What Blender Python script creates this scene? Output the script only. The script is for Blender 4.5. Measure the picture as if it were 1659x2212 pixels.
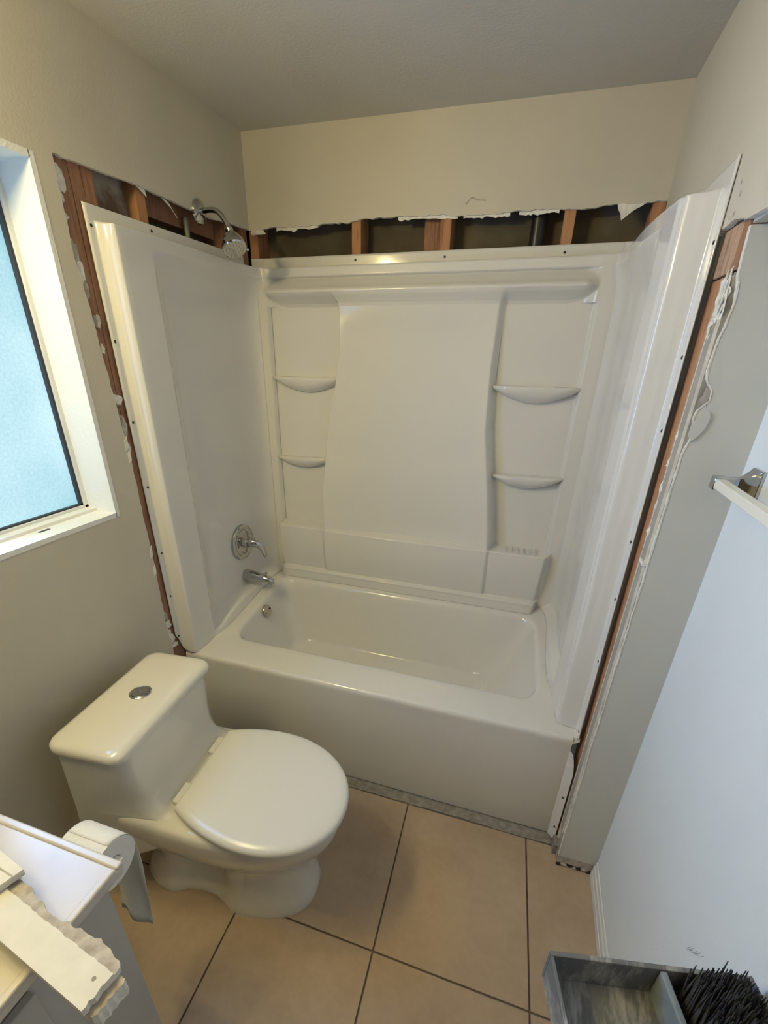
import bpy, bmesh, math, random
import numpy as np
from mathutils import Vector, Matrix
random.seed(7)
rng = np.random.default_rng(7)
for o in list(bpy.data.objects): bpy.data.objects.remove(o)
SC = bpy.context.scene
COL = SC.collection

# ------------------------------------------------------------------ camera
CAM = np.array([1.196, -2.02, 1.568]); YAW, PIT, ROLL = -.309, .462, .017
F, CX, CY = 992.2, 806.4, 1262.8
_fw = np.array([math.sin(YAW)*math.cos(PIT), math.cos(YAW)*math.cos(PIT), -math.sin(PIT)])
_r = np.array([math.cos(YAW), -math.sin(YAW), 0.]); _u = np.cross(_r, _fw)
R3 = math.cos(ROLL)*_r + math.sin(ROLL)*_u; U3 = -math.sin(ROLL)*_r + math.cos(ROLL)*_u
cd = bpy.data.cameras.new('camera'); cam = bpy.data.objects.new('camera', cd); COL.objects.link(cam)
cd.sensor_fit = 'VERTICAL'; cd.sensor_height = 24.; cd.lens = F/2212*24.
cd.shift_x = (829.5-CX)/2212; cd.shift_y = (CY-1106)/2212
cd.clip_start = .02
cam.matrix_world = Matrix(((R3[0], U3[0], -_fw[0], CAM[0]), (R3[1], U3[1], -_fw[1], CAM[1]), (R3[2], U3[2], -_fw[2], CAM[2]), (0, 0, 0, 1)))
SC.camera = cam

# ------------------------------------------------------------------ world, exposure
w = bpy.data.worlds.new('world'); SC.world = w; w.use_nodes = True
w.node_tree.nodes['Background'].inputs[0].default_value = (.62, .80, .92, 1)
w.node_tree.nodes['Background'].inputs[1].default_value = .6
SC.view_settings.view_transform = 'Standard'; SC.view_settings.look = 'None'
SC.view_settings.gamma = 1; SC.view_settings.use_curve_mapping = False
SC.view_settings.exposure = 0.0
WINDOW_STRENGTH = 1.05      # daylight glow of the frosted pane
LAMP_STRENGTH = 129.        # warm globes of the light bar over the vanity

# added fill light strengthening the window light; its open, unseen sash is invented
ld = bpy.data.lights.new('daylight_fill', 'AREA'); ld.shape = 'RECTANGLE'; ld.size = .80; ld.size_y = .25; ld.energy = 9.4; ld.color = (.20, .45, 1.); ld.spread = math.radians(135)
lo = bpy.data.objects.new('daylight_fill', ld); COL.objects.link(lo); lo.location = (-.150, -1.384, 1.541); lo.rotation_euler = (0, math.radians(-90), 0)

# ------------------------------------------------------------------ materials
def nt(name):
    m = bpy.data.materials.new(name); m.use_nodes = True
    t = m.node_tree; b = t.nodes['Principled BSDF']
    return m, t, b
def noise(t, scale, detail=3, rough=.55, vec=None, coord='Object'):
    tc = t.nodes.new('ShaderNodeTexCoord'); n = t.nodes.new('ShaderNodeTexNoise')
    n.inputs['Scale'].default_value = scale; n.inputs['Detail'].default_value = detail; n.inputs['Roughness'].default_value = rough
    if vec is not None:
        mp = t.nodes.new('ShaderNodeMapping'); mp.inputs['Scale'].default_value = vec
        t.links.new(tc.outputs[coord], mp.inputs[0]); t.links.new(mp.outputs[0], n.inputs['Vector'])
    else: t.links.new(tc.outputs[coord], n.inputs['Vector'])
    return n
def ramp(t, src, stops):
    r = t.nodes.new('ShaderNodeValToRGB'); e = r.color_ramp.elements
    while len(e) < len(stops): e.new(.5)
    for el, (p, c) in zip(e, stops): el.position = p; el.color = (*c, 1)
    t.links.new(src, r.inputs[0]); return r
def bump(t, b, src, strength, dist):
    bp = t.nodes.new('ShaderNodeBump'); bp.inputs['Strength'].default_value = strength; bp.inputs['Distance'].default_value = dist
    t.links.new(src, bp.inputs['Height']); t.links.new(bp.outputs[0], b.inputs['Normal'])
def simple(name, c1, c2=None, rough=.5, scale=30, metal=0, bstr=0, bdist=.001, vec=None, coat=0, lo=.35, hi=.65, bscale=None, spec=.5):
    m, t, b = nt(name)
    b.inputs['Roughness'].default_value = rough; b.inputs['Metallic'].default_value = metal
    b.inputs['Coat Weight'].default_value = coat; b.inputs['Specular IOR Level'].default_value = spec
    n = noise(t, scale, vec=vec)
    r = ramp(t, n.outputs['Fac'], [(lo, c1), (hi, c2 or c1)]); t.links.new(r.outputs[0], b.inputs['Base Color'])
    if bstr:
        n2 = noise(t, bscale or scale, 2, vec=vec); bump(t, b, n2.outputs['Fac'], bstr, bdist)
    return m
M = {}
M['wall'] = simple('wall_paint', (.58, .54, .45), (.61, .57, .48), .55, 3, bstr=.25, bdist=.0015, bscale=140)
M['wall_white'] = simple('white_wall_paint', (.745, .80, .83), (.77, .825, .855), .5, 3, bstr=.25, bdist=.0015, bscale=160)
M['wall_grey'] = simple('grey_wall_paint', (.58, .58, .55), (.61, .61, .58), .6, 3, bstr=.15, bdist=.001, bscale=140)
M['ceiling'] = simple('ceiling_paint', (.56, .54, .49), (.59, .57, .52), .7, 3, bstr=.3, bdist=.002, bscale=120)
M['reveal'] = simple('window_reveal_paint', (.84, .84, .82), (.86, .86, .84), .5, 4, bstr=.5, bdist=.003, bscale=90)
M['acrylic'] = simple('white_acrylic', (.73, .72, .69), (.74, .73, .70), .09, 2, coat=.2)
M['tub'] = simple('white_tub_enamel', (.73, .72, .69), (.74, .73, .70), .12, 2, coat=.2)
M['china'] = simple('glazed_china', (.74, .72, .65), (.75, .73, .66), .09, 2, coat=.4)
M['seat'] = simple('white_seat_plastic', (.74, .73, .69), (.75, .74, .70), .22, 2)
M['chrome'] = simple('chrome', (.50, .50, .50), (.54, .54, .54), .06, 5, metal=1)
M['nickel'] = simple('brushed_nickel', (.55, .50, .43), (.60, .55, .48), .22, 40, metal=1)
M['black'] = simple('black_metal', (.012, .012, .012), None, .4)
M['dark_hole'] = simple('dark_slot', (.02, .015, .012), None, .8)
M['gypsum'] = simple('gypsum_core', (.70, .68, .62), (.82, .80, .74), .9, 60, bstr=.9, bdist=.004, bscale=120)
M['torn'] = simple('torn_drywall_paper', (.36, .32, .27), (.56, .52, .46), .9, 50, bstr=.6, bdist=.003, bscale=110)
M['tornwhite'] = simple('torn_white_paper', (.74, .71, .64), (.86, .84, .78), .85, 50, bstr=.6, bdist=.003, bscale=110)
M['strip'] = simple('bare_drywall_paper', (.33, .31, .27), (.40, .37, .33), .85, 12, bstr=.3, bdist=.001, bscale=120)
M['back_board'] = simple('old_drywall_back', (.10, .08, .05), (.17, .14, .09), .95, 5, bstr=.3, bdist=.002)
M['stained_board'] = simple('stained_board', (.16, .11, .07), (.36, .32, .27), .9, 14, bstr=.3, bdist=.002, lo=.38, hi=.6)
M['pipe_black'] = simple('black_drain_pipe', (.010, .010, .011), (.02, .02, .02), .35, 20)
M['pipe_steel'] = simple('galvanised_pipe', (.30, .28, .22), (.40, .37, .30), .45, 30, metal=.6)
M['caulk'] = simple('mortar_bed', (.22, .20, .17), (.33, .31, .27), .95, 45, bstr=.8, bdist=.004, bscale=90)
M['grout'] = simple('dark_grout', (.15, .11, .08), (.21, .16, .12), .95, 60, bstr=.4, bdist=.002)
M['frame'] = simple('aluminium_frame', (.74, .74, .71), (.80, .80, .77), .5, 15)
M['gasket'] = simple('dark_gasket', (.03, .035, .05), None, .6)
M['sill'] = simple('painted_sill', (.80, .79, .74), (.84, .83, .79), .45, 8)
M['base'] = simple('baseboard_paint', (.72, .72, .70), (.76, .76, .74), .4, 8)
M['marble'] = simple('cultured_marble', (.60, .56, .52), (.69, .66, .62), .24, 5, coat=.05)
M['cabinet'] = simple('grey_cabinet_paint', (.46, .45, .43), (.50, .49, .47), .5, 6)
M['paper'] = simple('tissue_paper', (.80, .79, .74), (.84, .83, .79), .95, 120, bstr=.3, bdist=.0008, bscale=200)
M['plastic_white'] = simple('white_plastic', (.78, .77, .73), None, .35)
M['scuff'] = simple('grey_scuff', (.42, .44, .46), (.55, .57, .58), .8, 60)
M['painted'] = simple('painted_scrap_face', (.74, .72, .65), (.80, .78, .71), .7, 25, bstr=.15, bdist=.001, bscale=90)
M['low_bounce'] = simple('low_bounce_brown', (.16, .13, .10), (.20, .16, .12), .6, 4)  # unseen front wall coloured dark to lower the room's bounce light
M['bar'] = simple('ivory_plastic', (.80, .78, .68), None, .3)
M['brush'] = simple('black_bristle', (.015, .014, .014), (.05, .048, .046), .9, 60)
M['stool'] = simple('stool_metal', (.30, .30, .30), None, .5)
M['bulbbase'] = simple('light_bar_metal', (.7, .7, .68), None, .25, metal=.9)

def wood(name, c1, c2, vec):
    m, t, b = nt(name); b.inputs['Roughness'].default_value = .75
    n = noise(t, 9, 6, .65, vec); r = ramp(t, n.outputs['Fac'], [(.3, c1), (.55, c2), (.75, tuple(x*.6 for x in c1))])
    t.links.new(r.outputs[0], b.inputs['Base Color']); bump(t, b, n.outputs['Fac'], .5, .003); return m
M['wood'] = wood('stud_wood', (.30, .13, .055), (.48, .25, .12), (6, 6, .5))
M['wood_old'] = wood('stained_stud_wood', (.20, .085, .045), (.36, .19, .11), (9, 9, .7))
M['wood_plaster'] = wood('plaster_smeared_wood', (.22, .10, .06), (.52, .36, .25), (8, 8, 1.4))

def tile_mat():
    m, t, b = nt('tan_ceramic_tile'); b.inputs['Roughness'].default_value = .34
    n = noise(t, 3.2, 5, .6); r = ramp(t, n.outputs['Fac'], [(.30, (.41, .30, .20)), (.50, (.46, .35, .245)), (.70, (.50, .39, .28))])
    n2 = noise(t, 45, 3, .6); mx = t.nodes.new('ShaderNodeMixRGB'); mx.blend_type = 'MULTIPLY'; mx.inputs[0].default_value = .35
    r2 = ramp(t, n2.outputs['Fac'], [(.3, (.82, .80, .78)), (.7, (1, 1, 1))])
    t.links.new(r.outputs[0], mx.inputs[1]); t.links.new(r2.outputs[0], mx.inputs[2]); t.links.new(mx.outputs[0], b.inputs['Base Color'])
    bump(t, b, n2.outputs['Fac'], .12, .001); return m
M['tile'] = tile_mat()
def dusty(name, base, dust, vec, lo, hi):
    m, t, b = nt(name); b.inputs['Roughness'].default_value = .7
    n = noise(t, 7, 5, .7, vec); r = ramp(t, n.outputs['Fac'], [(lo, base), (hi, dust)]); t.links.new(r.outputs[0], b.inputs['Base Color'])
    bump(t, b, n.outputs['Fac'], .2, .001); return m
M['tray'] = dusty('dusty_grey_plastic', (.135, .14, .15), (.40, .40, .38), (4.5, 1, 1.4), .48, .66)
M['tray_div'] = dusty('blue_grey_plastic', (.16, .19, .21), (.26, .29, .31), (2, 2, 2), .4, .7)

def glass_mat():
    m = bpy.data.materials.new('frosted_lit_glass'); m.use_nodes = True; t = m.node_tree; t.nodes.clear()
    out = t.nodes.new('ShaderNodeOutputMaterial'); em = t.nodes.new('ShaderNodeEmission'); gl = t.nodes.new('ShaderNodeBsdfGlossy'); ad = t.nodes.new('ShaderNodeAddShader')
    n = noise(t, 130, 4, .65); n1 = noise(t, 3, 2, .5)
    mx = t.nodes.new('ShaderNodeMath'); mx.operation = 'MULTIPLY_ADD'; mx.inputs[1].default_value = .45
    t.links.new(n.outputs['Fac'], mx.inputs[0]); t.links.new(n1.outputs['Fac'], mx.inputs[2])
    r = ramp(t, mx.outputs[0], [(.55, (.30, .60, .70)), (.95, (.62, .88, .97))])
    t.links.new(r.outputs[0], em.inputs[0]); em.inputs[1].default_value = WINDOW_STRENGTH
    gl.inputs['Roughness'].default_value = .3; gl.inputs[0].default_value = (.06, .06, .06, 1)
    bp = t.nodes.new('ShaderNodeBump'); bp.inputs['Strength'].default_value = .4; bp.inputs['Distance'].default_value = .002
    t.links.new(n.outputs['Fac'], bp.inputs['Height']); t.links.new(bp.outputs[0], gl.inputs['Normal'])
    t.links.new(em.outputs[0], ad.inputs[0]); t.links.new(gl.outputs[0], ad.inputs[1]); t.links.new(ad.outputs[0], out.inputs[0]); return m
M['glass'] = glass_mat()
def emis(name, c, s):
    m = bpy.data.materials.new(name); m.use_nodes = True; t = m.node_tree; t.nodes.clear()
    out = t.nodes.new('ShaderNodeOutputMaterial'); em = t.nodes.new('ShaderNodeEmission'); em.inputs[0].default_value = (*c, 1); em.inputs[1].default_value = s
    t.links.new(em.outputs[0], out.inputs[0]); return m
M['globe'] = emis('warm_globe', (1., .83, .40), LAMP_STRENGTH)

# ------------------------------------------------------------------ helpers
def tag(o, label=None, cat=None, group=None, kind=None):
    if label: o['label'] = label
    if cat: o['category'] = cat
    if group: o['group'] = group
    if kind: o['kind'] = kind
    return o
def empty(name, loc=(0, 0, 0)):
    o = bpy.data.objects.new(name, None); COL.objects.link(o); o.location = loc; o.empty_display_size = .05
    return o
def link(o, parent=None):
    COL.objects.link(o)
    if parent is not None:
        o.parent = parent
        p = Matrix.Identity(4); q = parent
        while q is not None:
            p = Matrix.Translation(q.location) @ p; q = q.parent
        o.matrix_parent_inverse = p.inverted() if not parent.parent else Matrix.Identity(4)
        if parent.parent: o.matrix_parent_inverse = Matrix.Identity(4) @ (Matrix.Translation(parent.location).inverted())
    return o
def mesh(name, V, Fc, mat, parent=None, smooth=False, idx=None, bevel=0, segs=2, weld=False):
    me = bpy.data.meshes.new(name); me.from_pydata([tuple(map(float, v)) for v in V], [], [tuple(map(int, f)) for f in Fc])
    mats = mat if isinstance(mat, (list, tuple)) else [mat]
    for m in mats: me.materials.append(M[m] if isinstance(m, str) else m)
    if idx is not None: me.polygons.foreach_set('material_index', np.array(idx, dtype=np.int32))
    bm = bmesh.new(); bm.from_mesh(me)
    if weld: bmesh.ops.remove_doubles(bm, verts=bm.verts, dist=1e-5)
    bmesh.ops.recalc_face_normals(bm, faces=bm.faces); bm.to_mesh(me); bm.free()
    if smooth or bevel: me.polygons.foreach_set('use_smooth', [True]*len(me.polygons))
    me.update()
    o = bpy.data.objects.new(name, me); link(o, parent)
    if bevel:
        md = o.modifiers.new('bevel', 'BEVEL'); md.width = bevel; md.segments = segs; md.limit_method = 'ANGLE'; md.angle_limit = .6; md.harden_normals = True
    return o
BF = [(0, 3, 2, 1), (4, 5, 6, 7), (0, 1, 5, 4), (1, 2, 6, 5), (2, 3, 7, 6), (3, 0, 4, 7)]
def boxv(x0, x1, y0, y1, z0, z1):
    return [(x0, y0, z0), (x1, y0, z0), (x1, y1, z0), (x0, y1, z0), (x0, y0, z1), (x1, y0, z1), (x1, y1, z1), (x0, y1, z1)]
def box(name, b, mat, parent=None, bevel=0, segs=2):
    return mesh(name, boxv(*b), BF, mat, parent, bevel=bevel, segs=segs)
def boxes(name, bs, mat, parent=None, bevel=0):
    V, Fc = [], []
    for b in bs: n = len(V); V += boxv(*b); Fc += [tuple(i+n for i in f) for f in BF]
    return mesh(name, V, Fc, mat, parent, bevel=bevel)
def frame_axes(d):
    d = np.array(d, float); d /= np.linalg.norm(d); a = np.array([0, 0, 1.]) if abs(d[2]) < .9 else np.array([1., 0, 0])
    e1 = np.cross(d, a); e1 /= np.linalg.norm(e1); return d, e1, np.cross(d, e1)
def lathe_v(p, d, prof, n=32):
    d, e1, e2 = frame_axes(d); p = np.array(p, float); V, Fc = [], []
    for (r, h) in prof:
        for k in range(n):
            a = 2*math.pi*k/n; V.append(p + d*h + r*(math.cos(a)*e1 + math.sin(a)*e2))
    for i in range(len(prof)-1):
        for k in range(n): Fc.append((i*n+k, i*n+(k+1) % n, (i+1)*n+(k+1) % n, (i+1)*n+k))
    Fc.append(tuple(range(n))); Fc.append(tuple(range((len(prof)-1)*n, len(prof)*n)))
    return V, Fc
def lathe(name, p, d, prof, mat, parent=None, n=32, smooth=True):
    o = mesh(name, *lathe_v(p, d, prof, n), mat, parent)
    if smooth: autosmooth(o)
    return o
def autosmooth(o, ang=.6):
    me = o.data; me.polygons.foreach_set('use_smooth', [True]*len(me.polygons))
    bm = bmesh.new(); bm.from_mesh(me)
    for e in bm.edges:
        e.smooth = not (len(e.link_faces) == 2 and e.calc_face_angle(0) > ang)
    bm.to_mesh(me); bm.free()
def tube(name, pts, rad, mat, parent=None, n=14, cap=True):
    pts = [np.array(p, float) for p in pts]
    rad = rad if isinstance(rad, (list, tuple)) else [rad]*len(pts)
    V, Fc = [], []; pe = None
    for i, p in enumerate(pts):
        d = pts[min(i+1, len(pts)-1)] - pts[max(i-1, 0)]; d /= np.linalg.norm(d)
        if pe is None: _, e1, _ = frame_axes(d)
        else: e1 = pe - d*(pe@d); e1 /= np.linalg.norm(e1)
        pe = e1; e2 = np.cross(d, e1)
        r = rad[i]; ra, rb = r if isinstance(r, tuple) else (r, r)
        for k in range(n):
            a = 2*math.pi*k/n; V.append(p + ra*math.cos(a)*e1 + rb*math.sin(a)*e2)
    for i in range(len(pts)-1):
        for k in range(n): Fc.append((i*n+k, i*n+(k+1) % n, (i+1)*n+(k+1) % n, (i+1)*n+k))
    if cap: Fc.append(tuple(range(n))); Fc.append(tuple(range((len(pts)-1)*n, len(pts)*n)))
    o = mesh(name, V, Fc, mat, parent); autosmooth(o, .9); return o
def curve(pts, n):
    """Catmull-Rom through points"""
    P = [np.array(p, float) for p in pts]; P = [2*P[0]-P[1]] + P + [2*P[-1]-P[-2]]; out = []
    for i in range(1, len(P)-2):
        for k in range(n):
            t = k/n; a, b, c, d = P[i-1:i+3]
            out.append(.5*((2*b)+(-a+c)*t+(2*a-5*b+4*c-d)*t*t+(-a+3*b-3*c+d)*t**3))
    out.append(P[-2]); return out
def sst(x, a, b):
    t = np.clip((np.asarray(x, float)-a)/(b-a), 0, 1); return t*t*(3-2*t)
def grid(name, P, mat, parent=None, solid=0, offset=-1):
    """P: (n,m,3) array of points -> smooth sheet"""
    n, m, _ = P.shape; V = P.reshape(-1, 3)
    i = np.arange(n-1)[:, None]*m + np.arange(m-1)[None, :]
    Fc = np.stack([i, i+1, i+m+1, i+m], -1).reshape(-1, 4)
    me = bpy.data.meshes.new(name); me.from_pydata(V.tolist(), [], Fc.tolist()); me.materials.append(M[mat])
    me.polygons.foreach_set('use_smooth', [True]*len(me.polygons)); me.update()
    o = bpy.data.objects.new(name, me); link(o, parent)
    if solid:
        md = o.modifiers.new('solid', 'SOLIDIFY'); md.thickness = solid; md.offset = offset
    return o
def ragged(n, amp, seed):
    r = np.random.default_rng(seed); a = r.normal(0, 1, n); b = np.convolve(r.normal(0, 1, n+8), np.ones(9)/3, 'valid')[:n]
    return amp*(.55*a+.8*b)
def sheet_poly(pts2, plane, lo, hi, name, mats, parent=None):
    """Extrude 2D outline (list) between two offsets of the plane's normal axis; rim faces take mats[1]."""
    n = len(pts2); V = []
    for off in (lo, hi):
        for (a, b) in pts2:
            V.append({'x': (off, a, b), 'y': (a, off, b), 'z': (a, b, off)}[plane])
    Fc = [tuple(range(n)), tuple(range(n, 2*n))]; idx = [0, 0]
    for i in range(n): j = (i+1) % n; Fc.append((i, j, n+j, n+i)); idx.append(1)
    me_o = mesh(name, V, Fc, mats, parent, idx=idx); return me_o
SCREW = None
def screw(p, d, parent, r=.0042):
    global SCREW
    if SCREW is None:
        V, Fc = lathe_v((0, 0, 0), (0, 0, 1), [(.0030, -.001), (.0042, .0), (.0042, .0012), (.0028, .0022)], 10)
        SCREW = bpy.data.meshes.new('screw'); SCREW.from_pydata([tuple(v) for v in V], [], Fc); SCREW.materials.append(M['black'])
    o = bpy.data.objects.new('screw', SCREW); COL.objects.link(o)
    o.parent = parent; q = Vector(d).to_track_quat('Z', 'Y')
    o.matrix_parent_inverse = Matrix.Translation(parent.location).inverted()
    o.matrix_world = Matrix.Translation(p) @ q.to_matrix().to_4x4()
    o.location = p; o.rotation_mode = 'QUATERNION'; o.rotation_quaternion = q
    return o

W = 1.498; XR = 1.631; YF = -.868; H = 2.305; YB = -3.0
# ------------------------------------------------------------------ floor
fl = box('floor', (-.2, 1.75, YB-.1, .2, -.06, -.006), 'grout'); tag(fl, 'tan tiled bathroom floor with dark grout lines', 'floor', kind='structure')
SK = .045
def xl(k, y): return .990 + .443*k - SK*(y+1.32)
ys = [-.803, -1.32, -1.92, -2.52, -3.0]
for r_ in range(4):
    y1, y0 = ys[r_], ys[r_+1]
    for k in range(-3, 3):
        xa0, xa1, xb0, xb1 = xl(k, y0), xl(k, y1), xl(k+1, y0), xl(k+1, y1)
        c0, c1 = .003, XR-.001
        q = [(max(xa0+.0024, c0), y0+.0024), (min(xb0-.0024, c1), y0+.0024), (min(xb1-.0024, c1), y1-.0024), (max(xa1+.0024, c0), y1-.0024)]
        if q[1][0]-q[0][0] < .02: continue
        V = [(x, y, -.006) for x, y in q] + [(x, y, 0.) for x, y in q]
        mesh('tile', V, BF, 'tile', fl, bevel=.0018)
n = 60; xs = np.linspace(.0, 1.498, n); f_ = -.803+ragged(n, .0018, 3)
sheet_poly([(x, y) for x, y in zip(xs, f_)] + [(1.498, -.74), (0, -.74)], 'z', -.006, .0035, 'mortar_strip', ['caulk', 'caulk'], fl)

# ------------------------------------------------------------------ ceiling, walls
tag(mesh('ceiling', [(-.2, YB, H+.005), (1.75, YB, H-.03), (1.75, .2, H-.012), (-.2, .2, H+.008), (-.2, YB, H+.06), (1.75, YB, H+.06), (1.75, .2, H+.06), (-.2, .2, H+.06)], BF, 'ceiling'),
    'shadowed grey white painted ceiling', 'ceiling', kind='structure')
WY0, WY1, WZ0, WZ1 = -1.53, -.945, 1.112, 1.970
wl = empty('wall_left', (0, -1.5, 0)); tag(wl, 'beige painted wall with window and torn drywall edge', 'wall', kind='structure')
n = 70; zz = np.linspace(0, 1.995, n)
cut = np.interp(zz, [0, .53, .60, .84, 1.25, 1.52, 1.78, 1.995], [-.835, -.833, -.841, -.839, -.841, -.858, -.886, -.882]) + ragged(n, .0022, 5)
sheet_poly([(WY1, 0.)] + list(zip(cut, zz)) + [(WY1, 1.995)], 'x', -.0125, 0., 'drywall_sheet', ['wall', 'gypsum'], wl)
n = 60; yy = np.linspace(-.882, 0., n); ct = np.interp(yy, [-.882, -.6, -.35, 0], [1.995, 2.004, 1.999, 2.013]) + ragged(n, .0016, 6); ct[0] = 1.995
sheet_poly([(-.945, 1.995)] + list(zip(yy, ct)) + [(0, H+.02), (-.945, H+.02)], 'x', -.0125, 0., 'drywall_sheet', ['wall', 'gypsum'], wl)
for b in ((YB, WY1, 0, WZ0), (YB, WY1, WZ1, H+.02), (YB, WY0, WZ0, WZ1)):
    box('drywall_sheet', (-.0125, 0, b[0], b[1], b[2], b[3]), 'wall', wl)
# window reveal + window
wn = empty('window_1', (-.12, (WY0+WY1)/2, WZ0)); tag(wn, 'sliding window with frosted panes glowing pale blue', 'window', kind='structure')
D = -.105
def quadbox(name, a, mat): return box(name, a, mat, wn)
box('jamb', (D-.05, +.0006, WY1-.002, WY1+.012, WZ0-.012, WZ1+.012), 'reveal', wn)
box('jamb', (D-.05, +.0006, WY0-.012, WY0+.002, WZ0-.012, WZ1+.012), 'reveal', wn)
box('head', (D-.05, +.0006, WY0, WY1, WZ1-.002, WZ1+.012), 'reveal', wn)
sl = box('sill', (D-.05, +.0006, WY0, WY1, WZ0-.012, WZ0+.002), 'reveal', wn)
box('debris', (-.062, -.052, -1.16, -1.128, WZ0, WZ0+.003), 'black', sl)
box('sill_strip', (D-.005, D+.03, WY0, WY1, WZ0, WZ0+.012), 'sill', wn, bevel=.002)
YM = -1.245
fr = .014
boxes('window_frame', [(D-.045, D, WY1-fr, WY1, WZ0, WZ1), (D-.045, D, WY0, WY0+fr, WZ0, WZ1), (D-.045, D, WY0, WY1, WZ0, WZ0+fr+.006), (D-.045, D, WY0, WY1, WZ1-fr, WZ1), (D-.045, D, YM-.012, YM+.012, WZ0, WZ1)], 'frame', wn, bevel=.001)
for (a, b) in ((YM+.012, WY1-fr),):
    g = .008
    boxes('gasket', [(D-.02, D-.006, b-g, b, WZ0+fr, WZ1-fr), (D-.02, D-.006, a, a+g, WZ0+fr, WZ1-fr), (D-.02, D-.006, a, b, WZ0+fr+.006, WZ0+fr+.006+g*.6), (D-.02, D-.006, a, b, WZ1-fr-g, WZ1-fr)], 'gasket', wn)
    box('pane', (D-.024, D-.018, a, b, WZ0+fr, WZ1-fr), 'glass', wn)

# back wall, upper drywall
wb = empty('wall_back', (.75, .05, 0)); tag(wb, 'warm beige wall above the white surround, torn along its bottom', 'wall', kind='structure')
n = 110; xs = np.linspace(0, W, n); cb = np.interp(xs, [0, .3, .5, .8, 1.0, 1.25, 1.5], [2.013, 2.015, 2.025, 2.018, 2.012, 2.014, 2.021]) + ragged(n, .0026, 8)
sheet_poly(list(zip(xs, cb)) + [(W, H+.02), (0, H+.02)], 'y', 0., .0125, 'drywall_sheet', ['wall', 'gypsum'], wb)
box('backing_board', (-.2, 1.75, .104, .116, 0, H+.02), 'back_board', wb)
for x0 in (-.008, .437, .78, 1.197, 1.462):
    box('stud', (x0, x0+.0375, .013, .102, .3, H), 'wood', wb, bevel=.0015)
box('blocking', (.712, .7795, .052, .100, .3, H), 'wood_old', wb, bevel=.0015)
# torn paper scraps under the drywall edge
def chunk(name, c, s, mat, parent, seed, sub=2):
    bm = bmesh.new(); bmesh.ops.create_icosphere(bm, subdivisions=sub, radius=1); r = np.random.default_rng(seed)
    for v in bm.verts:
        k = max(.45, 1+r.normal(0, .26)); v.co = Vector((c[0]+v.co.x*s[0]*k, c[1]+v.co.y*s[1]*k, c[2]+v.co.z*s[2]*k))
    me = bpy.data.meshes.new(name); bm.to_mesh(me); bm.free(); me.materials.append(M[mat]); o = bpy.data.objects.new(name, me); link(o, parent); return o
def flap(name, pts, th, plane, off, mat, parent):
    return sheet_poly(pts, plane, off, off+th, name, [mat, mat], parent)
flap('torn_paper', [(1.355, 2.020), (1.45, 2.023), (1.43, 2.010), (1.405, 1.998), (1.385, 1.982), (1.375, 1.975), (1.37, 1.992), (1.36, 2.005)], .004, 'y', .002, 'tornwhite', wb)
chunk('torn_paper', (.035, .004, 2.006), (.03, .008, .010), 'tornwhite', wb, 4)
for k, (a, b) in enumerate(((.12, .30), (.62, .84), (.86, 1.02), (1.05, 1.18))):
    n = 18; t_ = np.linspace(a, b, n); up = np.interp(t_, [0, .3, .5, .8, 1.0, 1.25, 1.5], [2.013, 2.015, 2.025, 2.018, 2.012, 2.014, 2.021])
    flap('torn_paper', list(zip(t_, up+.004)) + list(zip(t_[::-1], (up-.004-np.abs(ragged(n, .004, 20+k)))[::-1])), .003, 'y', .007, 'tornwhite', wb)
tube('scratch', curve([(.865, -.0008, 2.046), (.885, -.0008, 2.062), (.905, -.0008, 2.055), (.935, -.0008, 2.052)], 4), .0018, 'torn', wb, n=6)

# stud bay behind the left wall
for y0 in (-.868, -.829, -.790): box('stud', (-.102, -.0132, y0, y0+.0375, .2, H), 'wood_old', wl, bevel=.0015)
box('stud', (-.102, -.0132, -.601, -.5635, .3, H), 'wood', wl, bevel=.0015)
box('stud', (-.102, -.0132, -.155, -.1175, .3, H), 'wood_old', wl, bevel=.0015)
box('stud', (-.102, -.0132, -.038, .0, .3, H), 'wood_old', wl, bevel=.0015)
box('backing_board', (-.062, -.05, -.7495, -.6035, .3, H), 'stained_board', wl)
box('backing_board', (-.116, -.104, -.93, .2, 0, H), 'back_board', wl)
box('blocking', (-.103, -.062, -.563, -.156, 1.955, 2.12), 'wood_old', wl)
box('blocking', (-.103, -.045, -.563, -.156, 1.60, 1.90), 'back_board', wl)
o = tube('supply_pipe', [(-.048, -.337, 1.2), (-.048, -.337, 1.985)], .0105, 'pipe_steel', None); tag(o, 'slim grey supply pipe rising inside the open left stud bay', 'pipe')
o = tube('drain_pipe', [(1.118, .062, 1.0), (1.118, .062, 2.28)], .026, 'pipe_black', None, n=20); tag(o, 'thick black drain pipe standing between the back wall studs', 'pipe')
# scraps on the left edge
for k, (y, z, sy, sz, m) in enumerate(((-.868, 1.95, .015, .030, 'gypsum'), (-.876, 1.915, .008, .014, 'gypsum'), (-.876, 1.872, .007, .010, 'gypsum'), (-.872, 1.80, .010, .03, 'torn'), (-.866, 1.755, .012, .030, 'tornwhite'), (-.862, 1.715, .010, .02, 'torn'), (-.848, 1.64, .012, .020, 'torn'), (-.850, 1.575, .006, .012, 'tornwhite'),
        (-.835, 1.435, .016, .014, 'tornwhite'), (-.832, 1.36, .012, .03, 'torn'), (-.835, .60, .014, .022, 'tornwhite'), (-.828, .635, .016, .012, 'tornwhite'), (-.826, .565, .016, .020, 'tornwhite'),
        (-.832, .67, .010, .022, 'torn'), (-.818, .535, .022, .012, 'tornwhite'), (-.836, 1.29, .006, .025, 'tornwhite'))):
    chunk('torn_paper', (-.009, y, z), (.006, sy, sz), m, wl, 40+k)
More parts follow.
